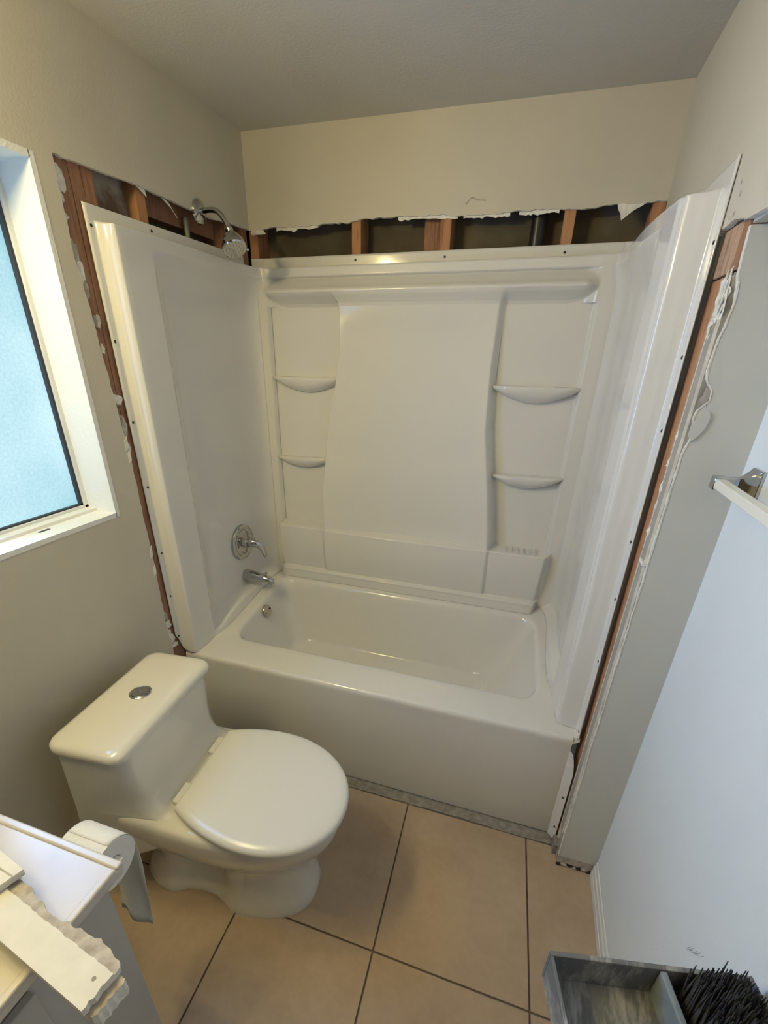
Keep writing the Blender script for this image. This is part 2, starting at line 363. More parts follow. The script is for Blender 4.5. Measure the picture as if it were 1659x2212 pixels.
for k, (y, z) in enumerate(((-.852, 1.32), (-.850, 1.28), (-.846, .95), (-.848, .88))):
    flap('torn_paper', [(y, z), (y+.012, z+.012), (y+.010, z-.025), (y-.002, z-.03)], .002, 'x', -.001, 'tornwhite', wl)
flap('torn_paper', [(-.50, 2.0), (-.47, 1.995), (-.435, 1.962), (-.455, 1.98)], .002, 'x', -.006, 'tornwhite', wl)
flap('torn_paper', [(-.61, 2.005), (-.57, 2.0), (-.565, 1.985), (-.585, 1.994)], .002, 'x', -.006, 'tornwhite', wl)

# right side: upper wall / soffit, partition end, room wall
wr = empty('wall_right', (XR, -1.5, 0)); tag(wr, 'bluish white room wall on the right with the towel bar', 'wall', kind='structure')
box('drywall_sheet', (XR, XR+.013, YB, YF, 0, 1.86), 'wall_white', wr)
for k in range(7):
    y0_, z0_ = -1.374-.006*k, .560+.007*k; L_ = .022+.010*math.sin(k*2.1)
    tube('scuff', [(1.6309, y0_, z0_), (1.6307, y0_-.25*L_, z0_+.5*L_), (1.6309, y0_-.42*L_, z0_+L_)], .0006, 'scuff', wr, n=5)
ws = empty('wall_soffit', (W, -1.5, 1.8)); tag(ws, 'beige upper wall and soffit in the top right corner', 'wall', kind='structure')
mesh('drywall_sheet', boxv(W, W+.0125, -.70, 0, 1.90, H+.02), BF, 'wall', ws)
n = 30; yy = np.linspace(-.70, -.87, n); bot = np.interp(yy, [-.87, -.80, -.70], [1.792, 1.806, 1.80]) + ragged(n, .0014, 9)
sheet_poly([(-.70, H+.02)] + list(zip(yy, bot)) + [(-1.0, 1.785), (YB, 1.785), (YB, H+.02)], 'x', W, W+.0125, 'drywall_sheet', ['wall', 'gypsum'], ws)
box('soffit_underside', (W+.0125, XR+.012, YB, YF-.001, 1.785, 1.798), 'wall', ws)
for k, (y, z) in enumerate(((-.775, 1.865), (-.79, 1.845), (-.785, 1.815), (-.765, 1.81))):
    chunk('chip', (W-.0005, y, z), (.001, .004, .006), 'torn', ws, 60+k, 1)
wp = empty('wall_partition', (1.57, YF, 0)); tag(wp, 'narrow grey painted wall end beside the tub with exposed stud edge', 'wall', kind='structure')
box('stud', (1.511, 1.60, -.8155, -.778, 0, 1.716), 'wood_plaster', wp, bevel=.002)
box('stud', (1.511, 1.60, -.7775, -.740, 0, 1.716), 'wood', wp, bevel=.002)
box('stud', (1.511, 1.60, -.7395, -.702, 0, 1.716), 'wood_old', wp, bevel=.002)
box('stud', (1.511, 1.60, -.038, 0, 0, H), 'wood', wp, bevel=.002)
box('header', (1.509, 1.60, -.822, -.70, 1.719, 1.80), 'wood_plaster', wp, bevel=.003)
box('header', (1.5105, 1.60, -.852, -.8225, 1.719, 1.805), 'wood_old', wp, bevel=.002)
n = 120; zz = np.linspace(.045, 1.783, n)
box('corner_filler', (1.5113, 1.60, -.8547, -.8162, 0, 1.716), 'strip', wp)
edge = 1.5115 + ragged(n, .0012, 12) + .022*np.exp(-((zz-1.505)/.022)**2) + .009*np.exp(-((zz-1.66)/.05)**2) + .008*np.exp(-((zz-1.43)/.02)**2)
sheet_poly(list(zip(edge, zz)) + [(XR, 1.783), (XR, .045)], 'y', YF, YF+.013, 'drywall_sheet', ['wall_grey', 'gypsum'], wp)
n = 120; zz = np.linspace(.14, 1.64, n); e0 = -.8165+ragged(n, .001, 14)
sheet_poly(list(zip(e0, zz)) + [(-.8545, 1.64), (-.8545, .14)], 'x', 1.5045, 1.511, 'bare_strip', ['strip', 'tornwhite'], wp)
box('paint_line', (1.5038, 1.5112, -.8195, -.8165, .07, 1.64), 'tornwhite', wp)
zz = np.linspace(.06, 1.70, 90); el = 1.5105+ragged(90, .0010, 19) + .022*np.exp(-((zz-1.505)/.022)**2) + .009*np.exp(-((zz-1.66)/.05)**2) + .008*np.exp(-((zz-1.43)/.02)**2)
sheet_poly(list(zip(el-.0012, zz)) + list(zip((el+.0016)[::-1], zz[::-1])), 'y', YF-.001, YF+.002, 'paint_line', ['tornwhite', 'tornwhite'], wp)
chunk('gypsum_chunk', (1.508, -.838, 1.672), (.008, .020, .045), 'gypsum', wp, 71, 3)
chunk('gypsum_chunk', (1.508, -.828, 1.628), (.008, .012, .022), 'gypsum', wp, 72, 3)
chunk('gypsum_chunk', (1.526, YF+.006, 1.497), (.013, .006, .026), 'strip', wp, 73, 2)
flap('torn_paper', [(1.512, 1.455), (1.535, 1.478), (1.541, 1.466), (1.536, 1.44), (1.520, 1.418), (1.511, 1.43)], .003, 'y', YF-.004, 'wall_grey', wp)
for k, (y, z, s) in enumerate(((-.815, 1.30, .02), (-.818, 1.26, .015), (-.822, 1.20, .016), (-.818, 1.42, .012), (-.812, 1.36, .010))):
    chunk('torn_paper', (1.507, y, z), (.005, .009, s), 'tornwhite', wp, 80+k)
box('paper_tab', (1.500, 1.512, -.865, -.83, 1.128, 1.136), 'tornwhite', wp)
box('base_gap', (1.512, XR-.004, YF+.001, YF+.012, .0, .05), 'torn', wp)
for k in range(7): chunk('debris', (1.520+.016*k, YF-.001, .004+.003*(k % 3)), (.012, .004, .005), ('dark_hole', 'torn')[k % 2], wp, 95+k, 2)
box('old_flange', (1.497, 1.511, -.835, -.792, 0, .045), 'caulk', wp)
bb = empty('baseboard_right', (XR, -1.5, 0)); tag(bb, 'white ridged baseboard under the bluish white wall', 'baseboard', kind='structure')
for k, (z0, z1, t_) in enumerate(((0, .030, .012), (.031, .055, .010), (.056, .075, .006))): box('moulding', (XR-t_, XR, YB, YF-.006, z0, z1), 'base', bb, bevel=.002)
tag(box('wall_front', (-.1, 1.75, YB-.02, YB, 0, H+.02), 'low_bounce'), 'unseen brown wall behind the viewer, kept dark to cut bounce light', 'wall', kind='structure')

# ------------------------------------------------------------------ bathtub
tb = empty('bathtub', (.75, -.4, 0)); tag(tb, 'glossy white alcove bathtub with flat front apron', 'bathtub')
def zr(y): return .472 + .16*np.maximum(0, y+.60)
def rrect(x0, x1, y0, y1, r, ns=26, nc=8):
    P = []
    for (cx, cy, a0, ax, ay, bx, by) in ((x1-r, y0+r, -90, 1, 0, 0, 0), (x1-r, y1-r, 0, 0, 0, 0, 0), (x0+r, y1-r, 90, 0, 0, 0, 0), (x0+r, y0+r, 180, 0, 0, 0, 0)):
        P.append([(cx+r*math.cos(math.radians(a0+90*k/nc)), cy+r*math.sin(math.radians(a0+90*k/nc))) for k in range(nc+1)])
    out = []
    for i in range(4):
        out += P[i]; a, b = np.array(P[i][-1]), np.array(P[(i+1) % 4][0])
        out += [tuple(a+(b-a)*k/ns) for k in range(1, ns)]
    return np.array(out)
def taper(P, s): # right side narrows a little towards the back
    P = P.copy(); P[:, 0] -= s*np.clip((P[:, 0]-.7)/.66, 0, 1)*np.clip((P[:, 1]+.6)/.5, 0, 1); return P
rings = []
def add(P, z): rings.append(np.column_stack([P, z if np.ndim(z) else np.full(len(P), z)]))
O = rrect(-.008, 1.503, -.757, -.012, .004)
add(O, zr(O[:, 1])); 
for ins, dz in ((-.030, .0), (-.012, -.0005), (-.004, -.003), (.002, -.009), (.006, -.018), (.010, -.035)):
    P = taper(rrect(.108+ins, 1.372-ins, -.607+ins, -.140-ins, .075-ins*.5), .03); add(P, zr(P[:, 1])+dz)
top = rings[-1]
FB = rrect(.205, 1.185, -.535, -.195, .085)
for t_ in (.25, .5, .72, .86, .94):
    P = top[:, :2]*(1-t_)+FB*t_; P = top[:, :2] + (FB-top[:, :2])*(t_**1.15)
    zc = top[:, 2] + (.236-top[:, 2])*(1-(1-t_)**1.25) ; add(P, zc)
add(FB, .232); add(FB+(np.array([.7, -.35])-FB)*.08, .226); add(FB+(np.array([.7, -.35])-FB)*.5, .222); add(FB+(np.array([.7, -.35])-FB)*.97, .219)
N_ = len(O); V = np.concatenate(rings); Fc = []
for i in range(len(rings)-1):
    for k in range(N_): Fc.append((i*N_+k, i*N_+(k+1) % N_, (i+1)*N_+(k+1) % N_, (i+1)*N_+k))
Fc.append(tuple(range((len(rings)-1)*N_, len(rings)*N_)))
basin = mesh('basin', V, Fc, 'tub', tb, smooth=True)
basin.data.flip_normals() if basin.data.polygons[0].normal.z < 0 else None
prof = [(-.757, .4721), (-.7615, .4705), (-.7655, .466), (-.7675, .459), (-.768, .45), (-.766, .43), (-.7645, .40), (-.7645, .02), (-.760, .008), (-.745, .006), (-.745, .40), (-.750, .4715)]
nx = 24; xs = np.linspace(-.008, 1.482, nx); n = len(prof)
V = [(x, y, z) for x in xs for (y, z) in prof]; Fc = [(i*n+k, i*n+(k+1) % n, (i+1)*n+(k+1) % n, (i+1)*n+k) for i in range(nx-1) for k in range(n)] + [tuple(range(n)), tuple(range((nx-1)*n, nx*n))]
o = mesh('apron', V, Fc, 'tub', tb); autosmooth(o, .9)
o = mesh('apron_end', [(1.4795, -.757, .4721), (1.503, -.757, .4721), (1.5025, -.762, .462), (1.4795, -.768, .45)], [(0, 1, 2, 3)], 'tub', tb)
V = []
zl = [.01, .05, .12, .20, .28, .34, .38, .405, .42]
for z in zl:
    e = 1.5045 - (.014*max(0, (z-.34)/.08)**1.5); V += [(1.480, -.7640, z), (1.484, -.7665, z), (e, -.788, z), (e, -.784, z), (1.481, -.757, z)]
n = 5; Fc = [(i*n+k, i*n+(k+1) % n, (i+1)*n+(k+1) % n, (i+1)*n+k) for i in range(len(zl)-1) for k in range(n)] + [tuple(range(n)), tuple(range(len(V)-n, len(V)))]
mesh('apron_flange', V, Fc, 'acrylic', tb)
for z in (.07, .22): screw((1.4965, -.7795, z), (-.6, -.8, 0), tb)
# overflow plate on the drain end wall
ov = lathe('overflow_plate', (.124, -.352, .462), (.96, 0, .28), [(.027, -.004), (.031, .0), (.032, .008), (.0305, .011), (.024, .0125), (.0, .0125)], 'nickel', tb)
for s in (-1, 1): lathe('plate_screw', (.1365, -.352+.020*s, .466+.004*s), (.96, 0, .28), [(.0042, -.002), (.0042, .0008), (.003, .0012)], 'dark_hole', ov, 10)
lathe('drain', (.31, -.352, .222), (0, 0, 1), [(.036, 0), (.036, .003), (.03, .005), (.02, .003)], 'nickel', tb)

# ------------------------------------------------------------------ surround: back panel
ZT = 1.918
pb = empty('surround_panel', (.75, 0, .6)); tag(pb, 'wide white back panel of the tub surround with moulded shelves', 'surround panel')
XLI = ([.78, .815, 1.016, 1.327, 1.45, 1.58, 1.73, 1.80], [.336, .337, .334, .370, .395, .414, .410, .400])
XRI = ([.78, .804, 1.066, 1.307, 1.525, 1.73, 1.80], [1.104, 1.102, 1.070, 1.031, 1.021, 1.025, 1.035])
x_ = np.unique(np.concatenate([np.linspace(.048, 1.405, 230), np.linspace(.32, .43, 70), np.linspace(1.0, 1.12, 70), np.linspace(.07, .11, 20), np.linspace(1.325, 1.37, 20)]))
z_ = np.unique(np.concatenate([np.linspace(.548, ZT, 204), np.linspace(.575, .625, 40), np.linspace(.805, .85, 40), np.linspace(1.735, 1.89, 90)]))
X, Z = np.meshgrid(x_, z_)
zi = Z
xL = np.interp(zi, *XLI); xRr = np.interp(zi, *XRI)
u = np.clip((X-xL)/(xRr-xL)*2-1, -1, 1)
ctr = sst(X, xL-.012, xL+.004)*(1-sst(X, xRr-.003, xRr+.026))
colm = sst(X, .082, .098)*(1-sst(X, 1.338, 1.352))           # recessed columns between the side strips
strip_d = .056
rec_d = .034
tt = np.clip((1.73-Z)/.92, 0, 1)
cen_d = .066 + .012*sst(1.755-Z, 0, .5) + .044*tt - (.018+.030*tt)*(1-u*u)*sst(1.76-Z, 0, .12)
d = strip_d*(1-colm) + rec_d*colm
d = d*(1-ctr) + cen_d*ctr
# lower skirt: proud band below the ledge
led = 1-sst(Z, .817, .828)
sk_in = sst(X, .082, .100)*(1-sst(X, 1.322+.012*(Z-.62)/.2, 1.356+.012*(Z-.62)/.2))
skd = .112 + .014*sst(X, .325, .345)*(1-sst(X, 1.095, 1.112)) - .020*((.82-Z)/.2)**2
lip = 1-sst(Z, .594, .606); skd = skd*(1-lip) + lip*(.118+.004*sst(Z, .585, .60))
d = d*(1-led*sk_in) + skd*led*sk_in
# top ridge
win = sst(X, .072, .125)*(1-sst(X, 1.300, 1.348))
xe = np.minimum((X-.085)/.10, (1.343-X)/.10); low = 1.742 + .035*np.clip(1-xe, 0, 1)**2
zi2 = 1.742 + (Z-low)*(1.79-1.742)/(1.79-low); zi2 = np.where(Z > 1.79, Z, zi2)
rp = np.interp(zi2, [1.742, 1.752, 1.765, 1.778, 1.788, 1.793, 1.799, 1.812, 1.836, 1.840, 1.846, 1.872, 1.878], [.0, .007, .027, .050, .062, .062, .056, .038, .004, .0, .016, .013, .009])
ridge_base = np.where(Z > 1.80, rec_d, np.maximum(rec_d, .0))
d2 = rec_d + rp
rw = sst(Z, 1.735, 1.748)*win
dl_ = d + (rec_d+.062-d)*rp/.062
d = np.where((Z > 1.742) & (Z <= 1.79), dl_*win + np.maximum(d, strip_d)*(1-win), d)
d = np.where(Z > 1.79, d2*win + strip_d*(1-win), d)
d = np.where(Z > 1.876, -.009*sst(Z, 1.876, 1.882)+d*(1-sst(Z, 1.876, 1.882)), d)
P = np.stack([X, -d, Z], -1)
sh = grid('panel', P, 'acrylic', pb)
md = sh.modifiers.new('solid', 'SOLIDIFY'); md.thickness = .003; md.offset = 0
box('flange_end', (-.004, .050, .0060, .0105, 1.872, ZT), 'acrylic', pb)
box('flange_end', (1.403, 1.496, .0060, .0105, 1.872, ZT), 'acrylic', pb)
for x, z in ((.453, 1.900), (.803, 1.898), (1.218, 1.896)): screw((x, .0072, z), (0, -1, 0), pb)
def shelf(x0, x1, z, dep, drop, sl):
    n = 28; m = 9; V = []; Fc = []
    for i in range(n):
        t_ = i/(n-1); x = x0+(x1-x0)*t_; zt = z+sl*t_; s = max(.0, math.sin(math.pi*t_))**.6; dd = dep*min(1, .25+s); h = .006+drop*math.sin(math.pi*t_)
        y0 = -(rec_d-.004); yf = -(rec_d+dd)
        ring = [(x, y0, zt), (x, yf+.006, zt), (x, yf+.0015, zt-.0012), (x, yf, zt-.004)]
        for k in range(1, m): a = k/(m-1)*math.pi/2; ring.append((x, yf+(y0-yf)*(1-math.cos(a)), zt-.004-h*math.sin(a)))
        V += ring
    c = 4+m-1
    for i in range(n-1):
        for k in range(c): Fc.append((i*c+k, i*c+(k+1) % c, (i+1)*c+(k+1) % c, (i+1)*c+k))
    Fc += [tuple(range(c)), tuple(range((n-1)*c, n*c))]
    o = mesh('shelf', V, Fc, 'acrylic', pb); autosmooth(o, .9); return o
shelf(.084, .420, 1.482, .052, .052, 0); shelf(.080, .362, 1.140, .048, .040, .006)
shelf(1.026, 1.360, 1.474, .058, .052, 0); shelf(1.070, 1.362, 1.138, .056, .045, .008)
for k in range(6): box('soap_rib', (1.175+.024*k, 1.1785+.024*k, -.106, -.05, .8275, .8335), 'acrylic', pb, bevel=.0015)
# ------------------------------------------------------------------ surround: side panels
def side(name, sgn, label, yo_top, yo_bot, x_st, D0, D1, rec, yr, yc, Rc, ext):
    e = empty(name, (x_st, -.4, .5)); tag(e, label, 'surround panel')
    sl = np.array([0, .012, .023, .025, .027, .0285, .030, .032, .034, .036, .038, .040, .042, .0435, .045, .047, .049, .052, .056, .060]); sl = np.where(sl > .02, sl+ext, sl)
    t = np.unique(np.concatenate([np.linspace(0, 1, 120), np.linspace(.0, .4, 40), np.linspace(.75, 1, 40)]))[1:]
    v = np.unique(np.concatenate([np.linspace(0, 1, 140), np.linspace(.90, 1, 60), np.linspace(0, .12, 24)]))
    yb = -.052
    T, Vv = np.meshgrid(t, v)
    yo0 = yo_bot + (yo_top-yo_bot)*v[:, None]
    S = np.concatenate([np.repeat(sl[None, :], len(v), 0), .060+ext + (yb-yo0-.060-ext)*t[None, :]], 1)
    Y = yo0 + S; Vv = np.repeat(v[:, None], S.shape[1], 1); yo0 = np.repeat(yo0, S.shape[1], 1)
    zb = zr(np.clip(Y, -.765, 0)) - .001
    zb = np.where(Y < -.768, .47+.10*np.clip((-.768-Y)/.03, 0, 1), zb)
    Zz = zb + (ZT-zb)*Vv
    s = Y-yo0
    fr_ = np.interp(s-ext, [0, .024, .027, .030, .034, .036, .041, .046, .060], [.002, .002, .003, .008, .40*D0+.006, .46*D0+.006, D0-.006, D0-.001, D0])
    Dm = D0 + (D1-D0)*sst(Y, -.76, -.35)
    dd = np.where(s < .06+ext, fr_, Dm)
    zlow = np.interp(Y, [-.66, -.60, -.52, -.42, -.30, -.05], [.485, .500, .528, .550, .560, .572])
    r = (1-(1-np.clip((Y-yr)/.12, 0, 1))**2)*(1-(1-np.clip((1.845-Zz)/.10, 0, 1))**2)*sst(Zz, zlow-.010, zlow+.020)
    dd = dd - rec*r
    dd = dd + .010*(1-sst(Zz, zb, zb+.05))*sst(Y, yr, yr+.08)
    c = np.clip((Y-yc)/(yb-yc), 0, 1); dd = dd + Rc*(1-np.sqrt(np.maximum(1-(c*.98)**2, 0)))*(1-.5*sst(Zz, 1.80, 1.88))
    k = sst(Zz, 1.8765, 1.8825); dd = dd*(1-k) + .002*k
    Xs = x_st + sgn*dd
    P = np.stack([Xs, Y, Zz], -1)
    o = grid('panel', P, 'acrylic', e); md = o.modifiers.new('solid', 'SOLIDIFY'); md.thickness = .003; md.offset = 0
    return e
pl = side('surround_panel', 1, 'white left side panel of the surround behind the faucet', -.815, -.803, -.009, .052, .054, .044, -.640, -.20, .062, .0)
pr_ = side('surround_panel', -1, 'white right side panel of the surround beside the exposed stud', -.730, -.772, 1.4965, .064, .094, .028, -.56, -.20, .042, .026)
for y, z in ((-.800, 1.870), (-.567, 1.902), (-.165, 1.902), (-.801, 1.594), (-.796, 1.367), (-.791, 1.157), (-.790, .915), (-.790, .739), (-.789, .560)): screw((-.0055, y, z), (1, 0, 0), pl)
for y, z in ((-.722, 1.784), (-.728, 1.575), (-.731, 1.42), (-.738, 1.142), (-.744, .974), (-.75, .769), (-.756, .50)): screw((1.4930, y, z), (-1, 0, 0), pr_)

# ------------------------------------------------------------------ chrome fittings
sh_ = empty('shower_fixture', (0, -.32, 2.0)); tag(sh_, 'chrome shower head on a curved arm above the left panel', 'shower')
lathe('wall_flange', (-.004, -.32, 2.003), (1, 0, -.05), [(.0, 0), (.036, 0), (.037, .004), (.034, .010), (.022, .016), (.012, .019)], 'chrome', sh_)
tube('arm', curve([(.0, -.32, 2.003), (.045, -.32, 2.006), (.075, -.321, 1.999), (.100, -.323, 1.975), (.118, -.325, 1.943)], 8), .0085, 'chrome', sh_)
ax = np.array([.40, -.30, -.86]); ax /= np.linalg.norm(ax); hp = np.array([.116, -.325, 1.948])
hd = lathe('head', hp, ax, [(.0, -.004), (.012, -.004), (.014, .004), (.011, .012), (.015, .018), (.026, .028), (.036, .045), (.0405, .060), (.041, .068), (.038, .072), (.0, .073)], 'chrome', sh_)
_, e1, e2 = frame_axes(ax); V, Fc = [], []
for rr_, k_ in ((.010, 6), (.020, 12), (.030, 18)):
    for k in range(k_):
        a = 2*math.pi*k/k_; v, f_ = lathe_v(hp+ax*.0725+rr_*(math.cos(a)*e1+math.sin(a)*e2), ax, [(.0016, 0), (.0014, .0018)], 6); b_ = len(V); V += v; Fc += [tuple(i+b_ for i in q) for q in f_]
tag(mesh('nozzles', V, Fc, 'stool', hd), kind='stuff')
tube('mode_tab', [hp+ax*.064+.040*e1*-1, hp+ax*.066-.050*e1], .004, 'chrome', hd, n=8)

vx = .0030; vc = np.array([vx, -.306, .783])
vl = empty('shower_valve', tuple(vc)); tag(vl, 'round chrome shower valve with a curved lever handle', 'faucet')
es = lathe('escutcheon', vc, (1, 0, 0), [(.0, 0), (.083, 0), (.084, .004), (.082, .010), (.074, .014), (.064, .013), (.058, .009), (.052, .0105), (.03, .014), (.0, .015)], 'chrome', vl, n=56)
for s in (-1, 1): lathe('plate_screw', vc+np.array([.012, .012*s, -.045]), (1, 0, 0), [(.004, 0), (.004, .002), (.002, .003)], 'stool', es, 10)
lathe('stem', vc+np.array([.010, 0, 0]), (1, 0, 0), [(.022, 0), (.021, .022), (.018, .026)], 'stool', vl)
lv = curve([vc+np.array(p) for p in ((.030, 0, .002), (.052, 0, .006), (.074, .004, .004), (.092, .012, -.012), (.103, .018, -.040), (.106, .020, -.066))], 6)
tube('lever', lv, list(np.interp(np.linspace(0, 1, len(lv)), [0, .2, .45, .75, .95, 1], [.019, .0225, .019, .0125, .0105, .006])), 'chrome', vl, n=18)

sp = empty('tub_spout', (vx, -.304, 0.6060)); tag(sp, 'chrome tub spout with a lift diverter knob', 'tub spout')
pp = [(vx-.002, -.304, 0.6120), (vx+.004, -.304, 0.6120), (vx+.05, -.304, 0.6150), (vx+.10, -.304, 0.6120), (vx+.122, -.304, 0.6070), (vx+.138, -.304, 0.5980), (vx+.141, -.304, 0.5900)]
tube('body', pp, [(.030, .031), (.031, .032), (.027, .027), (.023, .021), (.021, .020), (.017, .018), (.008, .010)], 'chrome', sp, n=24)
lathe('outlet', (vx+.121, -.304, 0.5980), (.1, 0, -1), [(.0, 0), (.016, 0), (.017, .020), (.014, .022), (.012, .014)], 'chrome', sp, 20)
lathe('diverter_knob', (vx+.112, -.304, 0.6260), (.1, 0, 1), [(.003, 0), (.003, .012), (.0065, .013), (.0065, .019), (.004, .021)], 'chrome', sp, 16)
boxes('groove', [(vx+.028, vx+.085, -.3185, -.3155, 0.6355, 0.6380)], 'dark_hole', sp)

# ------------------------------------------------------------------ toilet (local u forward, v lateral)
TA = math.radians(5.0); T0 = np.array([.118, -1.232]); TC, TS = math.cos(TA), math.sin(TA)
def tw(u, v, z):
    v = v-.085*max(0, u-.25)
    return (T0[0]+u*TC-v*TS, T0[1]+u*TS+v*TC, z)
tl = empty('toilet', (.45, -1.15, 0)); tag(tl, 'white one-piece toilet with closed lid next to the tub', 'toilet')
def egg(u0, u1, hw, sq, n=72, k=.40, p=2.15):
    """outline: squarish back, egg-shaped front; widest at fraction k"""
    uc = u0+(u1-u0)*k; P = []
    for i in range(n):
        a = 2*math.pi*i/n; c, s = math.cos(a), math.sin(a)
        if c >= 0: P.append((uc+(u1-uc)*abs(c)**(2/p), hw*math.copysign(abs(s)**(2/p), s)))
        else: P.append((uc-(uc-u0)*abs(c)**(2/sq), hw*math.copysign(abs(s)**(2/sq), s)))
    return P
def loft(name, secs, mat, parent, cap0=True, cap1=True, ang=.7, n=72):
    V, Fc = [], []
    for (P, z) in secs: V += [tw(u, v, z) for (u, v) in P]
    for i in range(len(secs)-1):
        for k in range(n): Fc.append((i*n+k, i*n+(k+1) % n, (i+1)*n+(k+1) % n, (i+1)*n+k))
    if cap0: Fc.append(tuple(range(n)))
    if cap1: Fc.append(tuple(range((len(secs)-1)*n, len(secs)*n)))
    o = mesh(name, V, Fc, mat, parent); autosmooth(o, ang); return o
def pinch(P, k):
    return [(u_, v_*(1-k*math.exp(-((u_-.30)/.085)**4))) for (u_, v_) in P]
B_ = dict(p=2.5)
sec = [(pinch(egg(.05, .645, .158, 3.2, **B_), .22), 0), (pinch(egg(.05, .647, .159, 3.2, **B_), .22), .02), (pinch(egg(.06, .640, .150, 3, **B_), .32), .05), (pinch(egg(.08, .626, .138, 2.8, **B_), .36), .10), (pinch(egg(.08, .622, .136, 2.8, **B_), .34), .14), (pinch(egg(.05, .630, .142, 2.8), .24), .18),
       (pinch(egg(.03, .650, .158, 3), .08), .215), (egg(.01, .680, .178, 3.4), .255), (egg(.002, .708, .192, 3.8), .295), (egg(.0, .724, .200, 4), .335), (egg(.0, .730, .203, 4), .370), (egg(.002, .727, .200, 4), .388), (egg(.010, .719, .193, 4), .396), (egg(.03, .70, .18, 4), .399)]
body = loft('bowl', sec, 'china', tl)
# tank with swept front
prof = [(-.025, .225), (-.012, .40), (.0, .628), (.205, .628)] + [tuple(p) for p in curve([(.206, .622), (.207, .56), (.210, .50), (.217, .455), (.232, .425), (.255, .408), (.285, .399)], 5)] + [(.285, .30), (.20, .25)]
nv = 17; V = []; Fc = []; n = len(prof)
for i in range(nv):
    a = -1+2*i/(nv-1); a = math.copysign(1-(1-abs(a))**1.6, a)
    for (u_, z) in prof:
        hw = np.interp(z, [.22, .30, .40, .46, .628], [.214, .212, .206, .203, .206]); rd = .045*max(0, (abs(a)-.82)/.18)**2.2
        hw -= .024*min(1, max(0, (u_-.10)/.18))*(1-float(sst(z, .41, .60)))
        V.append(tw(u_-rd*(1 if u_ > .1 else -.3), hw*a, z))
for i in range(nv-1):
    for k in range(n): Fc.append((i*n+k, i*n+(k+1) % n, (i+1)*n+(k+1) % n, (i+1)*n+k))
Fc += [tuple(range(n)), tuple(range((nv-1)*n, nv*n))]
o = mesh('tank', V, Fc, 'china', tl); autosmooth(o, .8)
def rr2(u0, u1, hw, r, n=72):
    P = rrect(u0, u1, -hw, hw, r, 10, 8); return [tuple(p) for p in P]
q = len(rr2(0, .2, .2, .03))
loft('tank_lid', [(rr2(-.004, .206, .211, .030), .629), (rr2(-.010, .214, .219, .036), .633), (rr2(-.012, .217, .222, .038), .643), (rr2(-.011, .215, .220, .037), .654), (rr2(-.006, .209, .213, .034), .661), (rr2(.006, .197, .200, .028), .665), (rr2(.03, .18, .176, .02), .6665)], 'china', tl, n=q)
c0 = np.array(tw(.105, .012, .666))
bt = lathe('flush_button', c0, (0, 0, 1), [(.0, 0), (.031, 0), (.031, .003), (.028, .005), (.025, .004), (.024, .003), (.0235, .0055), (.0, .006)], 'chrome', tl, 40)
mesh('button_split', [tuple(c0+np.array(p)) for p in ((-.0225, -.004, .0064), (-.006, .004, .0064), (.006, -.004, .0064), (.0225, .004, .0064), (.0225, .0028, .0064), (.006, -.0056, .0064), (-.006, .0024, .0064), (-.0225, -.0056, .0064))], [(0, 1, 6, 7), (1, 2, 5, 6), (2, 3, 4, 5)], 'stool', bt)
# seat + lid : D-shape with straight hinge side
def dshape(u0, u1, hw, hb, n=72, g=0):
    P = []; uc = u0+(u1-u0)*.46
    for i in range(n):
        a = 2*math.pi*i/n; c, s = math.cos(a), math.sin(a)
        if c >= 0: P.append((uc+(u1-uc-g)*abs(c)**(2/2.1), (hw-g)*math.copysign(abs(s)**(2/2.1), s)))
        else:
            t_ = abs(c); w_ = hw-(hw-hb)*t_**2.0 if abs(s) > .34 else None
            if w_ is not None: 
                f_ = abs(c)/math.sqrt(1-.34**2); P.append((uc-(uc-u0-g)*f_, math.copysign(hw-(hw-hb)*f_**2-g, s)))
            else: P.append((u0+g, (hb-g)*s/.34))
    return P
def dsec(g, z): return (dshape(.288, .744, .200, .150, g=g), z)
loft('seat', [dsec(.014, 0.3995), dsec(.006, 0.4020), dsec(.004, 0.4080), dsec(.006, 0.4130), dsec(.02, 0.4140)], 'seat', tl)
def dl(g, z): return (dshape(.282, .750, .206, .154, g=g), z)
loft('lid', [dl(.012, 0.4145), dl(.003, 0.4160), dl(.0, 0.4210), dl(.0005, 0.4300), dl(.004, 0.4360), dl(.011, 0.4405), dl(.026, 0.4430), dl(.07, 0.4445), dl(.12, 0.4450)], 'seat', tl, ang=1.2)
for s in (-1, 1):
    def lb(u0, u1, v0, v1, z0, z1): return [tw(u_, v_, z) for z in (z0, z1) for (u_, v_) in ((u0, v0), (u1, v0), (u1, v1), (u0, v1))]
    mesh('hinge', lb(.256, .296, .075*s-.035+.02*s, .075*s+.035+.02*s, .396, .422), BF, 'seat', tl, bevel=.005)
mesh('hinge_bar', lb(.266, .288, -.06, .06, .398, .414), BF, 'seat', tl, bevel=.005)

